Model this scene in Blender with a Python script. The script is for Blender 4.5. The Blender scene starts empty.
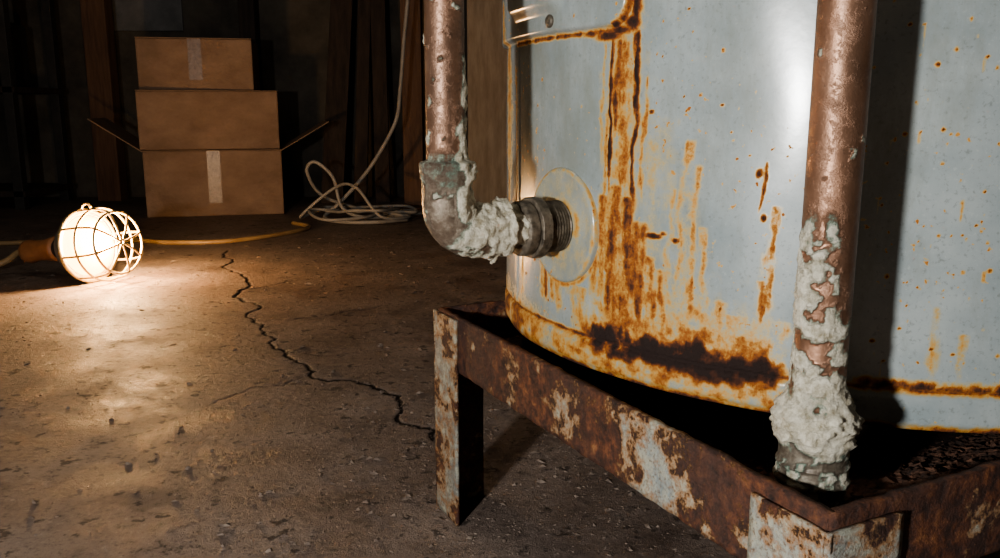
import bpy, bmesh, math, random
import numpy as np
from mathutils import Vector, Matrix, noise
random.seed(7); np.random.seed(7)
S=bpy.context.scene
COL=S.collection

# ------------------------------------------------------------------ helpers
def link(o,parent=None):
    COL.objects.link(o)
    if parent: o.parent=parent
    return o
def empty(name):
    e=bpy.data.objects.new(name,None); e.empty_display_size=.05
    return link(e)
def mesh_obj(name,verts,faces,mat,parent=None,smooth=False):
    me=bpy.data.meshes.new(name); me.from_pydata([tuple(v) for v in verts],[],faces); me.update()
    if mat: me.materials.append(mat)
    if smooth: me.polygons.foreach_set('use_smooth',[True]*len(me.polygons))
    o=bpy.data.objects.new(name,me); return link(o,parent)
def add_attr(o,name,vals):
    a=o.data.attributes.new(name,'FLOAT','POINT'); a.data.foreach_set('value',np.asarray(vals,dtype=np.float32))
def beam(name,origin,ex,ey,ez,lx,ly,lz,mat,parent=None,bev=.0015,sub=0):
    """box from origin corner spanned by unit axes ex,ey,ez"""
    o0=Vector(origin); ex=Vector(ex);ey=Vector(ey);ez=Vector(ez)
    v=[o0+ex*(a*lx)+ey*(b*ly)+ez*(c*lz) for c in(0,1) for b in(0,1) for a in(0,1)]
    f=[(0,2,3,1),(4,5,7,6),(0,1,5,4),(2,6,7,3),(0,4,6,2),(1,3,7,5)]
    o=mesh_obj(name,v,f,mat,parent)
    bm=bmesh.new(); bm.from_mesh(o.data); bmesh.ops.recalc_face_normals(bm,faces=bm.faces); bm.to_mesh(o.data); bm.free()
    if bev:
        m=o.modifiers.new('b','BEVEL'); m.width=bev; m.segments=2
    return o
def box(name,c,s,mat,parent=None,bev=.002,rz=0):
    ex=Vector((math.cos(rz),math.sin(rz),0)); ey=Vector((-math.sin(rz),math.cos(rz),0)); ez=Vector((0,0,1))
    o=Vector(c)-ex*s[0]/2-ey*s[1]/2-ez*s[2]/2
    return beam(name,o,ex,ey,ez,s[0],s[1],s[2],mat,parent,bev)
def frames(pts):
    T=[]
    n=len(pts)
    for i in range(n):
        t=(pts[min(i+1,n-1)]-pts[max(i-1,0)]).normalized(); T.append(t)
    ref=Vector((0,0,1)) if abs(T[0].z)<.9 else Vector((1,0,0))
    N=[(ref-T[0]*ref.dot(T[0])).normalized()]
    for i in range(1,n):
        q=T[i-1].rotation_difference(T[i]); v=q@N[-1]; N.append((v-T[i]*v.dot(T[i])).normalized())
    return T,N
def sweep(name,pts,rad,mat,parent=None,nseg=48,disp=None,cap=True,fit=None):
    """tube along pts. rad(i)->radius ; disp(i,pos,dir)->(offset,attr)"""
    pts=[Vector(p) for p in pts]; T,N=frames(pts)
    V=[];A=[];F=[];FT=[]
    for i,p in enumerate(pts):
        b=T[i].cross(N[i]); r=rad(i) if callable(rad) else rad
        for k in range(nseg):
            a=2*math.pi*k/nseg; d=N[i]*math.cos(a)+b*math.sin(a)
            off,at=(0,0)
            if disp: off,at=disp(i,p+d*r,d)
            V.append(p+d*(r+off)); A.append(at); FT.append(fit(i) if fit else 0)
    for i in range(len(pts)-1):
        for k in range(nseg):
            k2=(k+1)%nseg
            F.append((i*nseg+k,i*nseg+k2,(i+1)*nseg+k2,(i+1)*nseg+k))
    if cap:
        F.append(tuple(range(nseg))[::-1]); F.append(tuple((len(pts)-1)*nseg+k for k in range(nseg)))
    o=mesh_obj(name,V,F,mat,parent,True)
    add_attr(o,'crust',A)
    if fit: add_attr(o,'fitting',FT)
    return o
def lathe_dir(name,o0,axis,prof,mat,parent=None,nseg=48,smooth=True,close=False):
    """prof: list of (dist along axis, radius)"""
    o0=Vector(o0);axis=Vector(axis).normalized()
    ref=Vector((0,0,1)) if abs(axis.z)<.9 else Vector((1,0,0))
    n=(ref-axis*ref.dot(axis)).normalized(); b=axis.cross(n)
    V=[];F=[]
    for (d,r) in prof:
        for k in range(nseg):
            a=2*math.pi*k/nseg
            V.append(o0+axis*d+(n*math.cos(a)+b*math.sin(a))*r)
    for i in range(len(prof)-1):
        for k in range(nseg):
            k2=(k+1)%nseg; F.append((i*nseg+k,i*nseg+k2,(i+1)*nseg+k2,(i+1)*nseg+k))
    if close:
        F.append(tuple(range(nseg))[::-1]); F.append(tuple((len(prof)-1)*nseg+k for k in range(nseg)))
    o=mesh_obj(name,V,F,mat,parent,smooth)
    return o
def catmull(P,n=12):
    P=[Vector(p) for p in P]; P=[P[0]*2-P[1]]+P+[P[-1]*2-P[-2]]; out=[]
    for i in range(1,len(P)-2):
        for j in range(n):
            t=j/n; a,b,c,d=P[i-1:i+3]
            out.append(.5*((2*b)+(c-a)*t+(2*a-5*b+4*c-d)*t*t+(3*b-a-3*c+d)*t**3))
    out.append(P[-2]); return out
TAB=np.random.RandomState(5).rand(256,256)
def vn(X,Y):
    xi=np.floor(X).astype(int); yi=np.floor(Y).astype(int); fx=X-xi; fy=Y-yi
    fx=fx*fx*(3-2*fx); fy=fy*fy*(3-2*fy)
    a=TAB[xi%256,yi%256]; b=TAB[(xi+1)%256,yi%256]; c=TAB[xi%256,(yi+1)%256]; d=TAB[(xi+1)%256,(yi+1)%256]
    return (a*(1-fx)+b*fx)*(1-fy)+(c*(1-fx)+d*fx)*fy
def fbm(X,Y,o=4):
    s=0;t=0
    for k in range(o):
        w=.55**k; s=s+w*vn(X*2**k+17.3*k,Y*2**k+9.1*k); t+=w
    return s/t
OCT=[(1,0,0),(-1,0,0),(0,1,0),(0,-1,0),(0,0,1),(0,0,-1)]
OCF=[(0,2,4),(2,1,4),(1,3,4),(3,0,4),(2,0,5),(1,2,5),(3,1,5),(0,3,5)]
def pebbles(name,items,mat,parent=None,jit=.3,seed=1):
    """one mesh of many irregular grains; items=(pos,(sx,sy,sz),rotz,tilt)"""
    rnd=random.Random(seed); V=[];F=[]
    for p,s,rz,tl in items:
        c,sn=math.cos(rz),math.sin(rz); b=len(V)
        for o in OCT:
            x,y,z=[(o[q]+rnd.uniform(-jit,jit))*s[q] for q in range(3)]
            z+=x*tl
            V.append((p[0]+c*x-sn*y,p[1]+sn*x+c*y,p[2]+z))
        F+=[(b+f[0],b+f[1],b+f[2]) for f in OCF]
    return mesh_obj(name,V,F,mat,parent)

# ------------------------------------------------------------------ materials
class M:
    def __init__(s,name):
        s.m=bpy.data.materials.new(name); s.m.use_nodes=True; s.t=s.m.node_tree; s.n=s.t.nodes; s.l=s.t.links
        s.b=s.n['Principled BSDF']; s.tc=s.n.new('ShaderNodeTexCoord')
    def set(s,**k):
        for a,v in k.items(): s.b.inputs[a.replace('_',' ')].default_value=v
        return s
    def co(s,scale=(1,1,1)):
        mp=s.n.new('ShaderNodeMapping'); mp.inputs['Scale'].default_value=scale
        s.l.new(s.tc.outputs['Object'],mp.inputs[0]); return mp.outputs[0]
    def noise(s,scale,detail=6,rough=.6,stretch=(1,1,1),dist=0):
        x=s.n.new('ShaderNodeTexNoise'); x.inputs['Scale'].default_value=scale; x.inputs['Detail'].default_value=detail
        x.inputs['Roughness'].default_value=rough; x.inputs['Distortion'].default_value=dist
        s.l.new(s.co(stretch),x.inputs['Vector']); return x.outputs['Fac']
    def attr(s,name):
        x=s.n.new('ShaderNodeAttribute'); x.attribute_name=name; return x.outputs['Fac']
    def math(s,op,a,b=0,c=None,clamp=False):
        x=s.n.new('ShaderNodeMath'); x.operation=op; x.use_clamp=clamp
        for i,v in enumerate([a,b] if c is None else [a,b,c]):
            if isinstance(v,(int,float)): x.inputs[i].default_value=v
            else: s.l.new(v,x.inputs[i])
        return x.outputs[0]
    def rng(s,v,a,b,c=0,d=1):
        x=s.n.new('ShaderNodeMapRange'); s.l.new(v,x.inputs[0])
        for i,k in enumerate((a,b,c,d)): x.inputs[i+1].default_value=k
        return x.outputs[0]
    def ramp(s,v,stops):
        x=s.n.new('ShaderNodeValToRGB'); s.l.new(v,x.inputs[0]); e=x.color_ramp.elements
        while len(e)<len(stops): e.new(.5)
        for i,(p,c) in enumerate(stops): e[i].position=p; e[i].color=(*c,1)
        return x.outputs[0]
    def mix(s,f,a,b,mode='MIX'):
        x=s.n.new('ShaderNodeMix'); x.data_type='RGBA'; x.blend_type=mode
        if isinstance(f,(int,float)): x.inputs[0].default_value=f
        else: s.l.new(f,x.inputs[0])
        for i,v in ((6,a),(7,b)):
            if isinstance(v,tuple): x.inputs[i].default_value=(*v,1)
            else: s.l.new(v,x.inputs[i])
        return x.outputs[2]
    def col(s,c): s.l.new(c,s.b.inputs['Base Color']); return s
    def to(s,v,name): s.l.new(v,s.b.inputs[name]); return s
    def bump(s,h,strength=.5,dist=.002):
        x=s.n.new('ShaderNodeBump'); x.inputs['Strength'].default_value=strength; x.inputs['Distance'].default_value=dist
        s.l.new(h,x.inputs['Height']); s.l.new(x.outputs[0],s.b.inputs['Normal']); return s

def mat_tank():
    m=M('weathered_enamel')
    r=m.attr('rust'); n1=m.noise(85,10,.72); n2=m.noise(16,5,.6); ns=m.noise(60,6,.6,(1,1,.12))
    fine=m.noise(260,5,.7); f3=m.noise(420,4,.7)
    x=m.math('ADD',n1,m.math('MULTIPLY',ns,.4)); x=m.math('SUBTRACT',x,.70)
    amp=m.rng(r,0,.3,.03,1.15)
    v=m.math('MULTIPLY_ADD',x,amp,r)
    v=m.math('MULTIPLY_ADD',m.math('SUBTRACT',f3,.5),m.rng(r,.05,.4,0,.35),v)
    sp=m.rng(m.noise(150,3,.5),.65,.73); spg=m.rng(m.noise(7,3,.5),.42,.56)
    v=m.math('MAXIMUM',v,m.math('MULTIPLY',m.math('MULTIPLY',sp,spg),.5))
    paint=m.mix(m.rng(n2,.35,.65),(.245,.285,.29),(.335,.37,.365))
    paint=m.mix(m.rng(fine,.56,.68,0,.55),paint,(.15,.165,.155))
    paint=m.mix(m.rng(fine,.30,.40,.35,0),paint,(.45,.48,.46))
    grime=m.rng(m.noise(11,9,.75,(1,1,.35)),.46,.64,0,.75)
    paint=m.mix(grime,paint,(.215,.23,.20))
    rust=m.ramp(v,[(0,(.38,.38,.31)),(.18,(.42,.34,.17)),(.34,(.48,.24,.05)),(.50,(.31,.095,.016)),(.70,(.085,.026,.010)),(1,(.022,.010,.007))])
    c=m.mix(m.rng(v,.06,.24),paint,rust)
    m.col(c); m.to(m.rng(v,.12,.45,.22,.8),'Roughness')
    h=m.math('ADD',m.math('MULTIPLY',m.rng(v,.35,1.0),m.noise(220,6,.7)),m.math('MULTIPLY',m.noise(30,4,.5),.05))
    m.bump(h,.9,.0035); return m.m
def mat_rust(name,bias,paintc=(.33,.38,.38),dark=1.):
    m=M(name)
    n=m.noise(18,10,.70); n1=m.noise(75,9,.72); n2=m.noise(260,5,.7); big=m.noise(8,5,.6); pa=m.attr('paint')
    d=dark
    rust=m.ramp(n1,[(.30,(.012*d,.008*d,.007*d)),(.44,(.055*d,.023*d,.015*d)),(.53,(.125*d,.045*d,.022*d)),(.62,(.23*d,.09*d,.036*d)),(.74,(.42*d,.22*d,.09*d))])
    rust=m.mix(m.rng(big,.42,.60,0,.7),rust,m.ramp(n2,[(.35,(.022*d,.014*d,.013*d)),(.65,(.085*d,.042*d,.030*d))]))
    p=m.math('ADD',m.math('MULTIPLY_ADD',n1,.55,n),pa)
    mask=m.rng(p,.85-bias,.885-bias)
    pc=m.mix(m.rng(n1,.4,.62),paintc,(.40,.39,.31))
    pc=m.mix(m.rng(p,.885-bias,.99-bias,.9,0),pc,(.34,.16,.05))
    pc=m.mix(m.rng(n2,.53,.64,0,.75),pc,(.12,.07,.04))
    m.col(m.mix(mask,rust,pc)); m.to(m.rng(mask,0,1,.7,.5),'Roughness')
    m.bump(m.math('ADD',m.math('MULTIPLY',n1,.8),m.math('MULTIPLY_ADD',mask,.25,m.math('MULTIPLY',n2,.4))),.95,.0045)
    return m.m
def mat_pipe():
    m=M('corroded_copper')
    c=m.attr('crust'); ft=m.attr('fitting'); n=m.noise(22,8,.65); ns=m.noise(30,5,.6,(1,1,.10)); f=m.noise(320,5,.7); f2=m.noise(130,7,.74)
    cop=m.ramp(n,[(.3,(.15,.082,.052)),(.46,(.25,.137,.085)),(.60,(.32,.18,.115)),(.75,(.38,.24,.165))])
    cop=m.mix(m.rng(ns,.40,.64,0,.7),cop,(.125,.082,.058))
    cop=m.mix(m.rng(f,.60,.70,0,.5),cop,(.05,.034,.026))
    fit=m.ramp(f2,[(.3,(.05,.042,.033)),(.5,(.16,.14,.108)),(.7,(.32,.30,.24))])
    fit=m.mix(m.rng(n,.55,.68,0,.4),fit,(.17,.21,.17))
    cop=m.mix(ft,cop,fit)
    v=m.math('MULTIPLY_ADD',m.math('SUBTRACT',f2,.5),m.rng(c,0,.09,.10,.42),c)
    green=m.mix(m.rng(n,.4,.6),(.13,.23,.185),(.33,.38,.30))
    cru=m.mix(m.rng(f2,.34,.58),(.33,.285,.19),(.74,.70,.575))
    cru=m.mix(m.rng(n,.64,.74,0,.25),cru,(.36,.42,.34))
    cc=m.mix(m.rng(v,.06,.12),cop,green); cc=m.mix(m.rng(v,.10,.17),cc,cru)
    m.col(cc); m.to(m.math('MULTIPLY',m.rng(v,.05,.15,.6,0),m.rng(ft,0,1,1,.5)),'Metallic'); m.to(m.rng(v,.05,.2,.40,.9),'Roughness')
    m.bump(m.math('MULTIPLY_ADD',f,.10,m.math('MULTIPLY',f2,m.rng(v,0,.3,.02,2.2))),.9,.003)
    return m.m
def mat_floor():
    m=M('dirty_concrete')
    big=m.noise(1.6,6,.6); mid=m.noise(7,12,.76); fine=m.noise(70,9,.75); vf=m.noise(420,3,.6)
    c=m.ramp(mid,[(.32,(.085,.06,.05)),(.45,(.21,.16,.132)),(.55,(.30,.235,.195)),(.70,(.43,.35,.295))])
    c=m.mix(m.rng(big,.4,.65,0,.45),c,(.17,.12,.095))
    c=m.mix(m.rng(fine,.53,.65,0,.8),c,(.07,.052,.043))
    c=m.mix(m.rng(fine,.33,.43,.6,0),c,(.44,.37,.315))
    st=m.rng(m.noise(3.5,10,.75),.54,.60,0,.55); c=m.mix(st,c,(.09,.064,.052))
    sp=m.rng(m.noise(28,5,.6),.60,.64,0,.8); c=m.mix(sp,c,(.045,.033,.027))
    cr=m.attr('crack'); v=m.math('MULTIPLY_ADD',m.math('SUBTRACT',fine,.5),.8,cr)
    c=m.mix(m.rng(v,.25,.6),c,(.02,.013,.01))
    m.col(c); m.to(m.rng(mid,.35,.65,.42,.75),'Roughness'); m.b.inputs['Specular IOR Level'].default_value=.4
    h=m.math('ADD',m.math('MULTIPLY',mid,1.0),m.math('MULTIPLY_ADD',fine,.7,m.math('MULTIPLY',vf,.25)))
    m.bump(h,.8,.009); return m.m
def mat_simple(name,c1,c2,scale=8,rough=.8,metal=0,stretch=(1,1,1),bump=.3,bd=.002):
    m=M(name); n=m.noise(scale,7,.65,stretch)
    m.col(m.mix(m.rng(n,.35,.65),c1,c2)); m.set(Roughness=rough,Metallic=metal)
    if bump: m.bump(n,bump,bd)
    return m.m
def mat_emit(name,c,s):
    m=M(name); n=m.noise(6,2,.5)
    m.col(m.mix(n,c,c)); m.b.inputs['Emission Color'].default_value=(*c,1); m.b.inputs['Emission Strength'].default_value=s; return m.m

TANK=mat_tank(); RUST=mat_rust('rusted_steel',.015,(.24,.28,.28)); RUSTP=mat_rust('rusted_painted_steel',.15,(.155,.17,.168)); RUSTL=mat_rust('peeling_painted_steel',.18,(.24,.27,.27)); PIPE=mat_pipe(); FLOOR=mat_floor()
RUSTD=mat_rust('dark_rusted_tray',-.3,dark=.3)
CARD=mat_simple('cardboard',(.235,.15,.10),(.34,.225,.155),6,.8,stretch=(1,1,1.5),bump=.6,bd=.03)
CARDIN=mat_simple('cardboard_inside',(.24,.16,.105),(.33,.22,.15),14,.9,bump=.1)
TAPE=mat_simple('packing_tape',(.17,.11,.075),(.27,.19,.14),60,.3,bump=.8)
WALL=mat_simple('grimy_block_wall',(.055,.048,.04),(.14,.12,.095),3,.9,bump=.4,bd=.01)
WOOD=mat_simple('old_timber',(.10,.055,.035),(.18,.10,.06),10,.8,stretch=(4,4,.4))
WOODD=mat_simple('dark_timber',(.03,.022,.017),(.07,.045,.033),10,.8,stretch=(4,4,.4))
BEIGE=mat_simple('aged_board',(.30,.23,.165),(.44,.35,.26),12,.8,stretch=(3,3,.5))
WHITEC=mat_simple('white_cable_jacket',(.27,.245,.215),(.37,.34,.30),20,.5,bump=0)
YELC=mat_simple('orange_cable_jacket',(.28,.17,.08),(.36,.24,.12),20,.5,bump=0)
RUBBER=mat_simple('handle_rubber',(.30,.12,.045),(.42,.18,.075),20,.5,bump=.1)
STEEL=mat_simple('guard_wire',(.42,.31,.16),(.55,.43,.25),30,.35,.6,bump=0)
REFL=mat_simple('reflector_tin',(.55,.5,.42),(.65,.6,.5),30,.35,.7,bump=.05)
DARK=mat_simple('dark_plastic',(.03,.028,.026),(.05,.045,.04),20,.6,bump=.1)
BRASS=mat_simple('tarnished_brass',(.055,.045,.034),(.22,.185,.14),90,.5,.4,bump=.8)
PAPER=mat_simple('faded_paper',(.14,.14,.14),(.22,.215,.21),9,.9,bump=0)
STONE=mat_simple('grit',(.10,.07,.055),(.36,.29,.235),40,.9)
SCALE=mat_simple('rust_scale',(.035,.02,.014),(.19,.09,.052),90,.95,bump=1,bd=.006)

# ------------------------------------------------------------------ room
def room():
    x0,x1,y0,y1,H=-3.6,2.4,-2.2,5.0,2.4
    pl=[(-.991,3.058),(-.90,2.80),(-.80,2.60),(-.737,2.356),(-.66,2.20),(-.595,2.005),(-.50,1.84),(-.457,1.742),(-.366,1.568),(-.283,1.5375),(-.179,1.451),(-.104,1.282),(-.06,1.2)]
    def jag(P,it=3,k=.16):
        for _ in range(it):
            Q=[P[0]]
            for a,b in zip(P[:-1],P[1:]):
                L=math.dist(a,b); nx,ny=-(b[1]-a[1])/L,(b[0]-a[0])/L; d=random.uniform(-k,k)*L
                Q+=[((a[0]+b[0])/2+nx*d,(a[1]+b[1])/2+ny*d),b]
            P=Q
        return P
    main=jag(pl,4,.2); br=[jag([(-.60,2.01),(-.42,2.06),(-.28,2.20)],4),jag([(-.366,1.568),(-.45,1.50),(-.50,1.40)]),jag([(-.457,1.742),(-.34,1.70),(-.24,1.74)]),jag([(-.737,2.356),(-.62,2.50),(-.50,2.56)])]
    def ax(a,b,f0,f1,fs,cs):
        return np.array(sorted(set(np.round(np.concatenate([np.arange(a,f0,cs),np.arange(f0,f1,fs),np.arange(f1,b,cs),[b]]),5))))
    xs=ax(x0,x1,-1.12,.02,.003,.15); ys=ax(y0,y1,1.18,3.12,.005,.15)
    X,Y=np.meshgrid(xs,ys); D=np.zeros_like(X)
    def paint(P,w,inten):
        nonlocal D
        d=np.full(X.shape,9.)
        for a,b in zip(P[:-1],P[1:]):
            vx,vy=b[0]-a[0],b[1]-a[1]; t=np.clip(((X-a[0])*vx+(Y-a[1])*vy)/(vx*vx+vy*vy),0,1)
            d=np.minimum(d,np.hypot(X-a[0]-t*vx,Y-a[1]-t*vy))
        wv=w*(.35+1.3*fbm(X*18,Y*18,2))
        D=np.maximum(D,inten*np.clip(1.3-d/wv,0,1))
    paint(main,.0044,1.)
    for b in br: paint(b,.0026,.55)
    Z=-.0035*D
    V=np.stack([X.ravel(),Y.ravel(),Z.ravel()],1); nx=len(xs)
    F=[(j*nx+i,j*nx+i+1,(j+1)*nx+i+1,(j+1)*nx+i) for j in range(len(ys)-1) for i in range(nx-1)]
    fl=mesh_obj('floor',V.tolist(),F,FLOOR,None,True); add_attr(fl,'crack',D.ravel())
    box('wall_back',((x0+x1)/2,y1+.05,H/2),(x1-x0+.2,.1,H),WALL,bev=0)
    box('wall_front',((x0+x1)/2,y0-.05,H/2),(x1-x0+.2,.1,H),WALL,bev=0)
    box('wall_left',(x0-.05,(y0+y1)/2,H/2),(.1,y1-y0,H),WALL,bev=0)
    box('wall_right',(x1+.05,(y0+y1)/2,H/2),(.1,y1-y0,H),WALL,bev=0)
    box('ceiling',((x0+x1)/2,(y0+y1)/2,H+.05),(x1-x0+.2,y1-y0+.2,.1),WALL,bev=0)
room()

# ------------------------------------------------------------------ tank
CX,CY,R=.408,.996,.40
ZB=.2625
def tank():
    par=empty('water_heater')
    al=np.concatenate([np.arange(-5,95,.18),np.arange(95,355,4.)]); na=len(al)
    zf=np.arange(ZB,.66,.0016); zc=np.arange(.68,1.46,.06)
    z=np.concatenate([zf,zc])
    A,Z=np.meshgrid(al,z)
    def ss(x): x=np.clip(x,0,1); return x*x*(3-2*x)
    def rr(A,Z,a0,a1,z0,z1,c):
        s=np.radians(A)*R; s0,s1=math.radians(a0)*R,math.radians(a1)*R
        cx,cz=(s0+s1)/2,(z0+z1)/2; qx=np.abs(s-cx)-(s1-s0)/2+c; qz=np.abs(Z-cz)-(z1-z0)/2+c
        return np.hypot(np.maximum(qx,0),np.maximum(qz,0))+np.minimum(np.maximum(qx,qz),0)-c
    d1=rr(A,Z,48.5,110,.569,1.05,.022)
    d2=rr(A,Z,60.5,76,.591,.66,.012)
    h=.006*ss(.5-d1/.005)+.008*ss(.5-d2/.014)
    h-=.002*np.exp(-((d1)/.0022)**2)
    seamz=.292
    h-=.0028*np.exp(-((Z-seamz)/.002)**2)
    h+=np.where(Z<seamz,.0015,0)
    h-=.0035*ss((ZB+.007-Z)/.007)
    h-=.0016*np.exp(-((A-76)/.28)**2)*(Z<.566)*(Z>.292)
    h+=.0010*np.sin(A*.13+1)*np.sin(Z*17)+.0005*np.sin(A*.41)*np.sin(Z*31+2)
    Rm=np.zeros_like(A)
    WA=2.6*(fbm(A*.22,Z*13,3)-.5)+1.2*(fbm(A*1.1+40,Z*60,3)-.5)
    MO=.35+1.2*fbm(A*1.6+90,Z*45,5)
    MO2=fbm(A*.9+20,Z*70,4)
    def st(a,z1,z0,w,i,wv=1.,taper=.35):
        nonlocal Rm
        t=(z1-Z)/(z1-z0)
        e=ss(t/.04)*ss((1-t)/taper)
        Rm=np.maximum(Rm,i*MO*e*np.exp(-((A-a-wv*WA*min(1,w*1.3+.3))/(w*(.45+.9*MO2)))**2))
    def blob(a,z,wa,wz,i):
        nonlocal Rm
        Rm=np.maximum(Rm,i*np.exp(-((A-a+.5*WA)/wa)**2-((Z-z)/wz)**2))
    def add(x):
        nonlocal Rm
        Rm=np.maximum(Rm,x)
    add(.75*MO*np.exp(-((Z-.566)/.0024)**2)*ss((A-49)/2)*ss((78-A)/2))
    add(.85*np.exp(-(d1/.0028)**2)*(A<51)*ss((.66-Z)/.02)*MO)
    blob(51.8,.562,1.8,.0045,1.); blob(48.3,.571,1.5,.007,1.); blob(55.,.565,1.8,.0028,.8); blob(47.8,.585,.8,.02,1.); blob(47.6,.60,.5,.03,.8); blob(50,.566,2.2,.004,.9)
    for s in [(51.4,.568,.395,.38,.85),(47.3,.568,.39,.46,.95),(48.9,.56,.40,1.1,.46),(49.5,.55,.40,.6,.46),(53.2,.56,.43,.6,.34),(45.8,.53,.40,.5,.38),(50.3,.56,.46,.7,.52),(52.3,.50,.40,.6,.36),
              (49.5,.57,.29,4.2,.25),(44,.50,.30,2.6,.16),
              (53.8,.415,.30,1.3,.36),(52.2,.43,.29,1.5,.46),(50.3,.44,.28,1.8,.58),(48.3,.43,.28,1.7,.64),(46.3,.41,.28,1.5,.56),(44.4,.38,.29,1.4,.48),(42.5,.37,.29,1.1,.42),(49.0,.38,.28,4.5,.38),
              (40.4,.48,.30,.7,.36),(38.9,.46,.30,.7,.36),(37.4,.41,.30,.6,.32),(35.2,.35,.3,1.3,.34),(41.6,.44,.31,.7,.28),(39.5,.44,.30,2.0,.20),
              (31.2,.462,.418,.34,.74),(29.8,.43,.325,.8,.44),(30.4,.37,.325,.5,.5),(33.5,.34,.30,1.8,.34),(28,.34,.3,1.5,.32),
              (65.8,.360,.305,1.2,.55),(63.6,.345,.31,.9,.44),(61.8,.345,.30,1.1,.32),(57,.34,.29,2.2,.34),(77.5,.55,.29,.6,.5),(84,.62,.29,3,.34),(73,.36,.29,1.8,.36),
              (13,.36,.295,.7,.26),(9.5,.34,.295,.7,.34),(4,.36,.295,.7,.3),(24,.36,.295,1.4,.28)]:
        st(*s)
    blob(44.3,.396,1.2,.0024,1.); blob(41.2,.394,.8,.0026,.95); blob(42.9,.399,.5,.002,.8); blob(31.2,.452,.45,.004,.85);blob(30.9,.418,.4,.003,.95)
    band=ss((A-26)/4)*ss((58-A)/7)
    n=fbm(A*.55+3,A*0+.5,4)*1.5-.25; n2=fbm(A*.7+70,Z*110,5)
    off=(Z-(.297+.009*(n-.5)))
    wid=np.where(off>0,.006+.012*n,.010+.013*n)
    add(band*(1.35*np.exp(-(off/wid)**2))*(.12+1.55*n2))
    add(band*.9*ss((Z-.285)/.01)*np.exp(-np.maximum(Z-.3,0)/(.014+.028*n))*(.15+1.15*n2))
    add((.35+.55*fbm(A*.8,Z*0+3,4))*np.exp(-((Z-.2935)/.0028)**2))
    add(ss((68-A)/8)*ss((A-22)/6)*(.0+.64*fbm(A*.45,Z*130+9,5))*(Z<.292))
    add(ss((A-58)/14)*(.95*fbm(A*.3+5,Z*60,5))*np.exp(-(np.maximum(Z-.287,0)/.022)**2))
    add(np.exp(-((Z-ZB)/.005)**2)*(1.1*fbm(A*.5,Z*50,4)))
    add(ss((22-A)/4)*(1.25*fbm(A*1.1+8,Z*130,4))*np.exp(-((Z-.297)/.0046)**2))
    rnd=random.Random(3)
    for k in range(200):
        a=rnd.uniform(-4,80); zz=rnd.uniform(.3,.64); w=rnd.uniform(.08,.24)
        if rnd.random()<.35: a=rnd.uniform(0,20)
        blob(a,zz,w,w*.007,rnd.uniform(.4,.9))
        if rnd.random()<.10: st(a,zz,zz-rnd.uniform(.01,.02),w,rnd.uniform(.2,.4),.3)
    s=np.radians(A-60.6)*R; dd=np.hypot(s,Z-.393)
    add(.42*np.exp(-((dd-.056)/.003)**2)*ss((.42-Z)/.06)*MO)
    RR=R+h+np.clip(Rm-.5,0,1)*.0018*fbm(A*3,Z*400,3)
    a=np.radians(A)
    V=np.stack([CX-RR*np.sin(a),CY-RR*np.cos(a),Z],-1).reshape(-1,3).tolist()
    rust=Rm.ravel().tolist()
    nz=len(z)
    F=[(j*na+i,(j)*na+(i+1)%na,(j+1)*na+(i+1)%na,(j+1)*na+i) for j in range(nz-1) for i in range(na)]
    def ring(r,zz,below):
        b=len(V)
        for q in al:
            q=math.radians(q); V.append([CX-r*math.sin(q),CY-r*math.cos(q),zz]); rust.append(.3)
        return b
    prev=(nz-1)*na
    for r,zz in [(.395,1.48),(.37,1.5),(.25,1.53),(.1,1.545),(.01,1.547)]:
        b=ring(r,zz,0); F+=[(prev+i,prev+(i+1)%na,b+(i+1)%na,b+i) for i in range(na)]; prev=b
    prev=0
    for r,zz in [(.388,ZB+.0005),(.385,ZB+.018),(.2,ZB+.018),(.01,ZB+.018)]:
        b=ring(r,zz,1); F+=[(prev+(i+1)%na,prev+i,b+i,b+(i+1)%na) for i in range(na)]; prev=b
    F=[f[::-1] for f in F]
    o=mesh_obj('tank_shell',V,F,TANK,par,True); add_attr(o,'rust',rust)
    q=math.radians(63.0); n=Vector((-math.sin(q),-math.cos(q),0)); p=Vector((CX,CY,.580))+n*(R+.0055)
    s=lathe_dir('cover_screw',p,n,[(0,.006),(.0022,.006),(.0036,.0045),(.0038,.0001)],BRASS,par,20)
    q=math.radians(60.6); n=Vector((-math.sin(q),-math.cos(q),0)); p=Vector((CX,CY,.393))+n*R
    fl=lathe_dir('port_flange',p,n,[(-.006,.054),(.001,.0545),(.003,.053),(.0036,.050),(.0030,.046),(.0034,.034),(.0044,.030),(.0044,.02)],TANK,par,72)
    add_attr(fl,'rust',[ .20+.12*math.sin(k*.3) if (k//72) in(1,2,6,7) else .12 for k in range(len(fl.data.vertices))])
    return par
tank()

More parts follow.
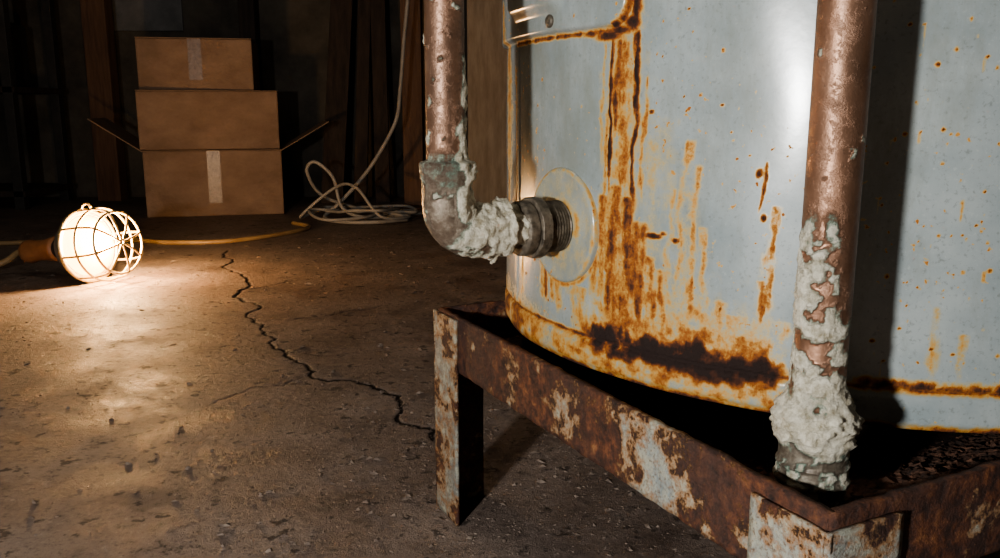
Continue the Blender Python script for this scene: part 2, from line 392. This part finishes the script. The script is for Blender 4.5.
# ------------------------------------------------------------------ stand
B=Vector((.198,.4725,0)); e1=Vector((-.449,.893,0)).normalized(); e2=Vector((e1.y,-e1.x,0)); UP=Vector((0,0,1))
ST=.262
L1,L2,T,HR=.612,.86,.006,.066
TRAY=ST-.045
def stand():
    par=empty('tank_stand')
    def rough_beam(name,o,ax,ay,lx,ly,lz,z,mat,amp=.0012,res=.005,pf=None):
        b=beam(name,Vector((o.x,o.y,z)),ax,ay,UP,lx,ly,lz,mat,par,0)
        bm=bmesh.new(); bm.from_mesh(b.data)
        for d,L in ((ax,lx),(ay,ly),(UP,lz)):
            cuts=min(int(L/res),130)
            if cuts<1: continue
            E=[e for e in bm.edges if abs((e.verts[1].co-e.verts[0].co).normalized().dot(d))>.99]
            bmesh.ops.subdivide_edges(bm,edges=E,cuts=cuts,use_grid_fill=True)
        att=[]
        for v in bm.verts:
            c=v.co.copy(); k=noise.noise(c*60)+.6*noise.noise(c*150)
            if pf: att.append(pf((c-B).dot(e1),(c-B).dot(e2),c.z))
            v.co=c+Vector((noise.noise(c*80+Vector((9,0,0))),noise.noise(c*80+Vector((0,9,0))),k*1.1))*amp
        bm.to_mesh(b.data); bm.free()
        if pf: add_attr(b,'paint',att)
        b.data.polygons.foreach_set('use_smooth',[True]*len(b.data.polygons))
        return b
    z0=ST-HR
    def g(x,a,b): 
        t=abs(x-a)/b; return max(0,1-t*t)
    def pf_front(s,t,z):
        v=0
        v=max(v,.20*g(s,.175,.055)*g(z,.222,.06))
        v=max(v,.15*g(s,.41,.03)*g(z,.235,.05))
        v=max(v,.18*g(s,.02,.06)*g(z,.20,.045))
        v=max(v,.10*g(s,.13,.03)*g(z,.205,.03))
        v=max(v,.08*g(s,.30,.03)*g(z,.22,.04))
        return v-.02
    def pf_right(s,t,z):
        return max(.15*g(t,.03,.05)*g(z,.20,.05),.12*g(t,.16,.03)*g(z,.215,.03))-.03
    rough_beam('front_rail',B+e1*.002,e1,e2,L1-.004,T,HR,z0,RUST,pf=pf_front)
    rough_beam('right_rail',B+e2*.002,e2,e1,L2-.004,T,HR,z0,RUST,pf=pf_right)
    rough_beam('left_rail',B+e1*(L1-T)+e2*.002,e2,e1,L2-.004,T,HR,z0,RUST)
    rough_beam('back_rail',B+e2*(L2-T)+e1*.002,e1,e2,L1-.004,T,HR,z0,RUST,res=.02)
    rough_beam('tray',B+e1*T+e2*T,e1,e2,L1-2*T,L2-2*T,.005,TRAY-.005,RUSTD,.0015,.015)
    for a,(c,da,db) in enumerate([(B,e1,e2),(B+e1*L1,-e1,e2),(B+e2*L2,e1,-e2),(B+e1*L1+e2*L2,-e1,-e2)]):
        w=.062; th=.004; o=c-da*th-db*th; top=ST-.003 if a==1 else ST-.011
        m=RUSTL if a==0 else RUSTP
        rough_beam('leg_%d_a'%(a+1),o,da,db,w+th,th*.98,top,0,m,.0006,res=.005 if a<2 else .02)
        rough_beam('leg_%d_b'%(a+1),o,db,da,w+th,th*.98,top,0,m if a==0 else RUST,.0006,res=.005 if a<2 else .02)
    rnd=random.Random(5); it=[]
    for k in range(3200):
        a=rnd.uniform(.015,L1-.02); b=rnd.uniform(.012,.14) if rnd.random()<.35 else rnd.uniform(.012,L2-.02)
        if b>.14: a=rnd.uniform(.012,.09)
        s=rnd.uniform(.0008,.0034)*(1 if rnd.random()<.9 else 1.8)
        up=0
        if a<.11: up=.032*(1-a/.11)*rnd.uniform(.6,1)
        c=B+e1*a+e2*b+UP*(TRAY+s*.4+up)
        it.append((c,(s*rnd.uniform(.8,1.8),s,s*rnd.uniform(.3,.7)),rnd.uniform(0,6),rnd.uniform(-.5,.5)))
    pebbles('rust_flakes',it,SCALE,par,.3,5)
    V=[];F=[];na,nb=50,360
    for j in range(nb):
        for i in range(na):
            a=T+.002+.11*i/(na-1); b=T+.002+(L2-2*T-.004)*j/(nb-1)
            c=B+e1*a+e2*b; prof=.038*(1-i/(na-1))**1.1
            k=noise.fractal(Vector((c.x,c.y,0))*30,1,2,3); k2=noise.fractal(Vector((c.x,c.y,3))*160,.8,2,4)
            V.append(Vector((c.x,c.y,TRAY-.001+max(0,min(.042,prof*(.82+.22*k)+.0028*k2)))))
    for j in range(nb-1):
        for i in range(na-1): F.append((j*na+i,(j+1)*na+i,(j+1)*na+i+1,j*na+i+1))
    mesh_obj('scale_drift',V,F,SCALE,par,True)
stand()

# ------------------------------------------------------------------ pipes
def fb(p,s,o=4): return noise.fractal(p*s,1.,2.,o)
def sstep(a,b,x):
    t=max(0,min(1,(x-a)/(b-a))); return t*t*(3-2*t)
def right_pipe():
    par=empty('copper_supply_pipe')
    px,py=.215,.55; zs=[]
    z=TRAY+.0015
    while z<.62: zs.append(z); z+=.0012
    while z<2.395: zs.append(z); z+=.04
    zs.append(2.399)
    pts=[(px,py,z) for z in zs]
    r0=.0174
    def rad(i):
        z=zs[i]
        if z<.281:
            r=.0228
            if z<.246: r=.0225
            if .250<z<.254: r=.0248
            if .262<z<.265: r=.0242
            return r
        if z<.318: return .0185+.0035*sstep(.32,.29,z)
        return r0
    left=Vector((-.85,-.5,0)).normalized()
    def disp(i,p,d):
        z=zs[i]
        if z>.62: return 0,0
        n=fb(p,70,5); n2=fb(p,240)
        side=d.dot(left)
        c=0
        col=sstep(.272,.282,z)*sstep(.322,.303,z)
        c=max(c,col*(.60+.55*n))
        up=sstep(.30,.31,z)*sstep(.40,.325,z)*sstep(-.9,.35,side)
        c=max(c,up*(.34+.9*n))
        mid=sstep(.33,.37,z)*sstep(.445,.40,z)*sstep(.2,.75,side)
        c=max(c,mid*(.32+.9*n))
        lo=sstep(.285,.275,z)
        c=max(c,lo*(.08+.5*n))
        hi=sstep(.36,.42,z)
        c=max(c,hi*(n-.55)*.8)
        c=max(0,min(c,1))
        thick=.0024+.0046*col
        off=c*thick*(1+.5*n2)+(.0005*n2 if c>.1 else 0)
        return off,min(1,c*.95)
    sweep('pipe_run',pts,rad,PIPE,par,80,disp,fit=lambda i: sstep(.30,.282,zs[i])*.9)
right_pipe()
def left_pipe():
    par=empty('copper_elbow_pipe')
    q=math.radians(60.6); n=Vector((-math.sin(q),-math.cos(q),0)); P=Vector((CX,CY,.393))+n*R
    E=P+n*.122; rb=.026
    pts=[];tag=[]
    z=2.395
    while z>.62: pts.append(Vector((E.x,E.y,z))); z-=.05
    z=.62
    while z>.393+rb: pts.append(Vector((E.x,E.y,z))); z-=.0013
    c=Vector((E.x,E.y,.393+rb))-n*rb
    for k in range(36):
        a=math.pi/2*k/35; pts.append(c+n*rb*math.cos(a)-UP*rb*math.sin(a))
    d=rb+.0012
    iend=len(pts)
    while d<.1175: pts.append(E-n*d); d+=.0012
    def rad(i):
        p=pts[i]; d=(E-p).dot(n)
        if p.z>.458: return .0168
        if p.z>.446: return .0168+.0062*sstep(.458,.4555,p.z)
        if p.z>.441: return .0222
        if i<iend: return .0212
        if d<.052: return .0212
        if d<.058: return .0232
        return .0175
    right=-n
    def disp(i,p,dd):
        q=pts[i]; d=(E-q).dot(n)
        if q.z>.62: return 0,0
        nn=fb(p,70,5); n2=fb(p,240)
        c=0
        ring=sstep(.430,.440,p.z)*sstep(.470,.460,p.z)
        c=max(c,ring*(.085+.05*nn))
        side=dd.dot(right)
        up=sstep(.395,.415,p.z)*sstep(.515,.45,p.z)*sstep(-.15,.45,side)
        c=max(c,up*(.52+.8*nn))
        hi=sstep(.45,.47,p.z)*sstep(.58,.47,p.z)*sstep(.2,.9,side); c=max(c,hi*(nn+.22)*1.1)
        if d>.004:
            hz=sstep(.004,.022,d)*sstep(.106,.090,d)
            c=max(c,hz*(.46+.65*nn+.28*dd.z))
        c=max(c,(nn-.38)*.6)
        c=max(0,min(1,c))
        th=.0040+.0024*sstep(.02,.04,d)
        return c*th*(1+.5*n2),min(1,c*.95)
    def fit(i):
        p=pts[i]; return sstep(.461,.457,p.z)*.7
    sweep('pipe_and_elbow',pts,rad,PIPE,par,80,disp,fit=fit)
    ax=-n
    dists=[.070,.0705,.073,.082,.083,.0835,.094,.0945,.097,.1175]
    rr=[.018,.0235,.0255,.0255,.0235,.0285,.0285,.0235,.0225,.0225]
    V=[];F=[];ns=24
    nn=Vector((0,0,1)); bb=ax.cross(nn)
    for di,(d,r) in enumerate(zip(dists,rr)):
        for k in range(ns):
            a=2*math.pi*k/ns; f=1
            if 5<=di<=6: 
                m=(a+math.pi/8)%(math.pi/4)-math.pi/8; f=math.cos(math.pi/8)/math.cos(m)*1.05
            V.append(E+ax*d+(nn*math.cos(a)+bb*math.sin(a))*r*f)
    for i in range(len(dists)-1):
        for k in range(ns): F.append((i*ns+k,i*ns+(k+1)%ns,(i+1)*ns+(k+1)%ns,(i+1)*ns+k))
    o=mesh_obj('union_nut',V,F,BRASS,par); 
    b=o.modifiers.new('b','BEVEL'); b.width=.0006
    prof=[]
    for k in range(7):
        prof+=[(.0965+k*.003,.0222),(.098+k*.003,.0242)]
    lathe_dir('thread',E,ax,prof,BRASS,par,40)
    bm=bmesh.new(); rnd=random.Random(2)
    for k in range(8):
        p=E-n*(.046+rnd.uniform(-.003,.003))+Vector((0,0,-.020-.0013*k))
        bmesh.ops.create_icosphere(bm,subdivisions=2,radius=.0045-.0004*k,matrix=Matrix.Translation(p))
    me=bpy.data.meshes.new('scale_drip'); bm.to_mesh(me); bm.free(); me.materials.append(PIPE)
    for pl in me.polygons: pl.use_smooth=True
    o=link(bpy.data.objects.new('scale_drip',me),par); add_attr(o,'crust',[.8]*len(me.vertices))
left_pipe()

# ------------------------------------------------------------------ work light
def work_light():
    par=empty('work_light')
    a=Vector((.93,-.34,.13)).normalized(); C=Vector((-1.215,2.476,.108))
    lathe_dir('reflector',C,a,[(-.085,.034),(-.075,.05),(-.05,.074),(-.02,.088),(.0,.094),(.006,.099),(.006,.094),(-.004,.088),(-.04,.064),(-.07,.03)],REFL,par,48)
    lathe_dir('collar',C,a,[(-.115,.0),(-.115,.030),(-.08,.036),(-.075,.03)],DARK,par,32)
    lathe_dir('handle',C,a,[(-.25,.0),(-.25,.024),(-.24,.034),(-.225,.036),(-.195,.030),(-.16,.032),(-.125,.038),(-.112,.038),(-.11,.0)],RUBBER,par,32)
    lathe_dir('lamp_lens',C,a,[(-.002,.088),(.004,.088),(.018,.082),(.032,.066),(.043,.045),(.049,.024),(.051,.0005)],mat_emit('lamp_glow',(1.,.46,.11),12),par,40)
    up=(UP-a*UP.dot(a)).normalized(); sd=a.cross(up)
    def ringc(nm,d,r,w=.0035):
        pts=[C+a*d+(up*math.cos(t)+sd*math.sin(t))*r for t in np.linspace(0,2*math.pi,41)]
        sweep(nm,pts,w,STEEL,par,8)
    ringc('guard_ring_1',.004,.104,.006); ringc('guard_ring_2',.065,.106,.004); ringc('guard_ring_3',.118,.090,.004)
    for k in range(8):
        t=2*math.pi*k/8+.2; u=up*math.cos(t)+sd*math.sin(t)
        pts=catmull([C+a*.0+u*.104,C+a*.05+u*.106,C+a*.095+u*.102,C+a*.118+u*.090,C+a*.130+u*.05,C+a*.133+u*.004],6)
        sweep('guard_bar_%d'%(k+1),pts,.0034,STEEL,par,8)
    sweep('hook',catmull([C+up*.10,C+up*.118+a*.01,C+up*.122+a*.03,C+up*.11+a*.04],6),.004,STEEL,par,8)
    e=C-a*.25
    sweep('power_lead',catmull([e+a*.02,e-a*.03,e+Vector((-.08,.01,-.035)),(e.x-.18,e.y-.05,.012),(-1.85,2.33,.011),(-2.3,2.15,.011),(-2.9,2.3,.011)],10),.010,YELC,par,10)
    l=bpy.data.lights.new('lamp_bulb','POINT'); l.energy=36; l.color=(1,.62,.30); l.shadow_soft_size=.04
    lo=bpy.data.objects.new('lamp_bulb',l); lo.location=C+a*.092+Vector((0,0,.02)); link(lo,par)
work_light()

# ------------------------------------------------------------------ cardboard boxes
def carton(name,c,s,rz,tape=True,flaps=False):
    par=empty(name)
    ex=Vector((math.cos(rz),math.sin(rz),0)); ey=Vector((-math.sin(rz),math.cos(rz),0))
    b=box('body',(c[0],c[1],c[2]+s[2]/2),s,CARD,par,.006,rz)
    f=Vector((c[0],c[1],c[2]))-ey*(s[1]/2+.001)
    if tape:
        beam('tape',f-ex*.03+UP*s[2]*.2,ex,-ey,UP,.06,.0008,s[2]*.8,TAPE,par,0)
        beam('tape_top',Vector((c[0],c[1],c[2]+s[2]))-ex*.03-ey*s[1]/2,ex,ey,UP,.06,s[1],.0012,TAPE,par,0)
    beam('flap_front',Vector((c[0],c[1],c[2]+s[2]))-ex*s[0]/2-ey*(s[1]/2+.004),ex,ey,UP,s[0],s[1]*.495,.004,CARDIN,par,.001)
    beam('flap_back',Vector((c[0],c[1],c[2]+s[2]))-ex*s[0]/2+ey*s[1]*.005,ex,ey,UP,s[0],s[1]*.495,.004,CARD,par,.001)
    if flaps:
        for sg,nm in ((-1,'side_flap_left'),(1,'side_flap_right')):
            o=Vector((c[0],c[1],c[2]+s[2]-.004))+ex*sg*s[0]/2-ey*s[1]/2
            d=(ex*sg*.85+UP*.5).normalized() if sg>0 else (ex*sg*.8+UP*.55).normalized()
            beam(nm,o,d,ey,d.cross(ey)*(1 if sg>0 else -1),.27,s[1],.005,CARDIN,par,.001)
    return par
carton('cardboard_box',(-1.415,4.28,0),(.63,.42,.31),.25,True,True)
carton('cardboard_box',(-1.43,4.28,.3155),(.635,.40,.272),.285,False)
carton('cardboard_box',(-1.465,4.29,.5925),(.52,.37,.235),.19,True)

# ------------------------------------------------------------------ cables
cab=empty('cable_coil')
def cable(name,P,r,mat,par=None):
    return sweep(name,catmull(P,14),r,mat,par,10)
cable('extension_cord',[(-2.6,3.3,.009),(-2.0,3.15,.009),(-1.5,3.25,.009),(-1.25,3.18,.009),(-1.03,3.22,.009),(-.86,3.45,.009),(-.82,3.62,.009),(-.92,3.75,.009)],.009,YELC)
cable('hanging_run',[(-.40,4.02,2.38),(-.40,4.02,1.6),(-.41,4.02,1.1),(-.44,4.02,.80),(-.46,4.0,.58),(-.48,3.98,.45),(-.56,3.96,.30),(-.64,3.95,.19),(-.74,3.92,.08),(-.80,3.86,.02),(-.70,3.76,.012),(-.55,3.75,.012),(-.42,3.85,.012)],.009,WHITEC,cab)
pts=[]; rnd=random.Random(9)
for k in range(30):
    t=k*.66; rr=.15+.05*math.sin(k*1.7)
    pts.append((-.64+rr*1.35*math.cos(t)+rnd.uniform(-.03,.03),3.93+rr*1.2*math.sin(t)+rnd.uniform(-.04,.04),.012+.0011*k+rnd.uniform(0,.03)+(.12 if 5<k<8 else 0)))
cable('coils',pts,.007,WHITEC,cab)
cable('loose_loop',[(-.45,3.9,.01),(-.6,4.05,.02),(-.82,3.98,.10),(-.88,3.9,.22),(-.84,3.88,.27),(-.76,3.88,.20),(-.72,3.88,.06),(-.6,3.85,.02),(-.42,4.0,.02),(-.3,4.1,.012)],.008,WHITEC,cab)

# ------------------------------------------------------------------ background
beam('timber_post',(-.49,4.34,0),Vector((1,0,0)),Vector((0,1,0)),UP,.10,.10,2.4,WOOD,None,.004)
beam('upright_board',(-.17,4.55,0),Vector((1,0,0)),Vector((0,1,0)),UP,.26,.03,2.4,BEIGE,None,.004)
beam('timber_post',(-2.25,4.75,0),Vector((1,0,0)),Vector((0,1,0)),UP,.13,.10,2.4,WOOD,None,.004)
for i,x in enumerate((-3.3,-1.45,.6,1.3)):
    beam('wall_stud',(x,4.9,0),Vector((1,0,0)),Vector((0,1,0)),UP,.09,.10,2.4,WOODD,None,.004)
for i,(x,w,t,h) in enumerate([(-.98,.12,.06,2.0),(-.80,.07,.03,1.7),(-.68,.08,-.02,2.1)]):
    beam('leaning_plank',(x,4.64,0),Vector((1,0,0)),Vector((0,1,-.15)).normalized(),Vector((t,.14,1)).normalized(),w,.03,h,WOODD,None,.003)
par=empty('storage_shelf')
for x in (-3.5,-2.45):
    for y in (4.35,4.8): box('upright_%d%d'%(x*10,y*10),(x,y,1.0),(.05,.05,2.0),DARK,par)
for k,z in enumerate((.08,.6,1.15,1.7)): box('shelf_%d'%k,(-2.975,4.575,z),(1.12,.5,.03),WOODD,par)
box('crate',(-3.15,4.55,.29),(.45,.36,.38),WOODD,par,.01); box('crate_2',(-2.72,4.55,.78),(.36,.36,.32),DARK,par,.01); box('tin',(-3.2,4.5,.74),(.3,.3,.25),WOOD,par,.02)
box('wall_poster',(-2.0,4.99,1.25),(.42,.012,.62),PAPER)

# floor grit
rnd=random.Random(11); it=[]
for k in range(12000):
    x=rnd.uniform(-2.0,1.0); y=.75+2.8*rnd.random()**1.4
    if rnd.random()<.45: x=.0+rnd.gauss(0,.26); y=1.2+rnd.gauss(0,.32)
    s=rnd.uniform(.0006,.0020)*(2.8 if rnd.random()<.06 else 1)*(.6+.4*min(1.6,y/1.5))
    it.append(((x,y,s*.3),(s*rnd.uniform(.8,2.4),s,s*.55),rnd.uniform(0,6),0))
pebbles('floor_grit',it,STONE,None,.35,4)

# ------------------------------------------------------------------ lights
l=bpy.data.lights.new('inspection_torch','POINT'); l.energy=76; l.color=(.99,.98,.96); l.shadow_soft_size=.035
o=bpy.data.objects.new('inspection_torch',l); o.location=(-.56,-.36,.52); link(o)
l=bpy.data.lights.new('fill_light','POINT'); l.energy=16; l.color=(1,.90,.78); l.shadow_soft_size=.2  # added dim fill to lift the room and background, not a real fixture
o=bpy.data.objects.new('fill_light',l); o.location=(-.7,1.4,2.2); link(o)
w=bpy.data.worlds.new('World'); S.world=w; w.use_nodes=True
w.node_tree.nodes['Background'].inputs[0].default_value=(.5,.48,.45,1); w.node_tree.nodes['Background'].inputs[1].default_value=.02
try: S.view_settings.look='AgX - Medium High Contrast'
except Exception as e: print(e)

# ------------------------------------------------------------------ camera
cam=bpy.data.cameras.new('camera'); co=bpy.data.objects.new('camera',cam); link(co)
cam.sensor_width=36; cam.lens=36*.85; cam.clip_start=.01
co.location=(0,0,.5); co.rotation_euler=(math.radians(90-11.24),0,0)
S.camera=co
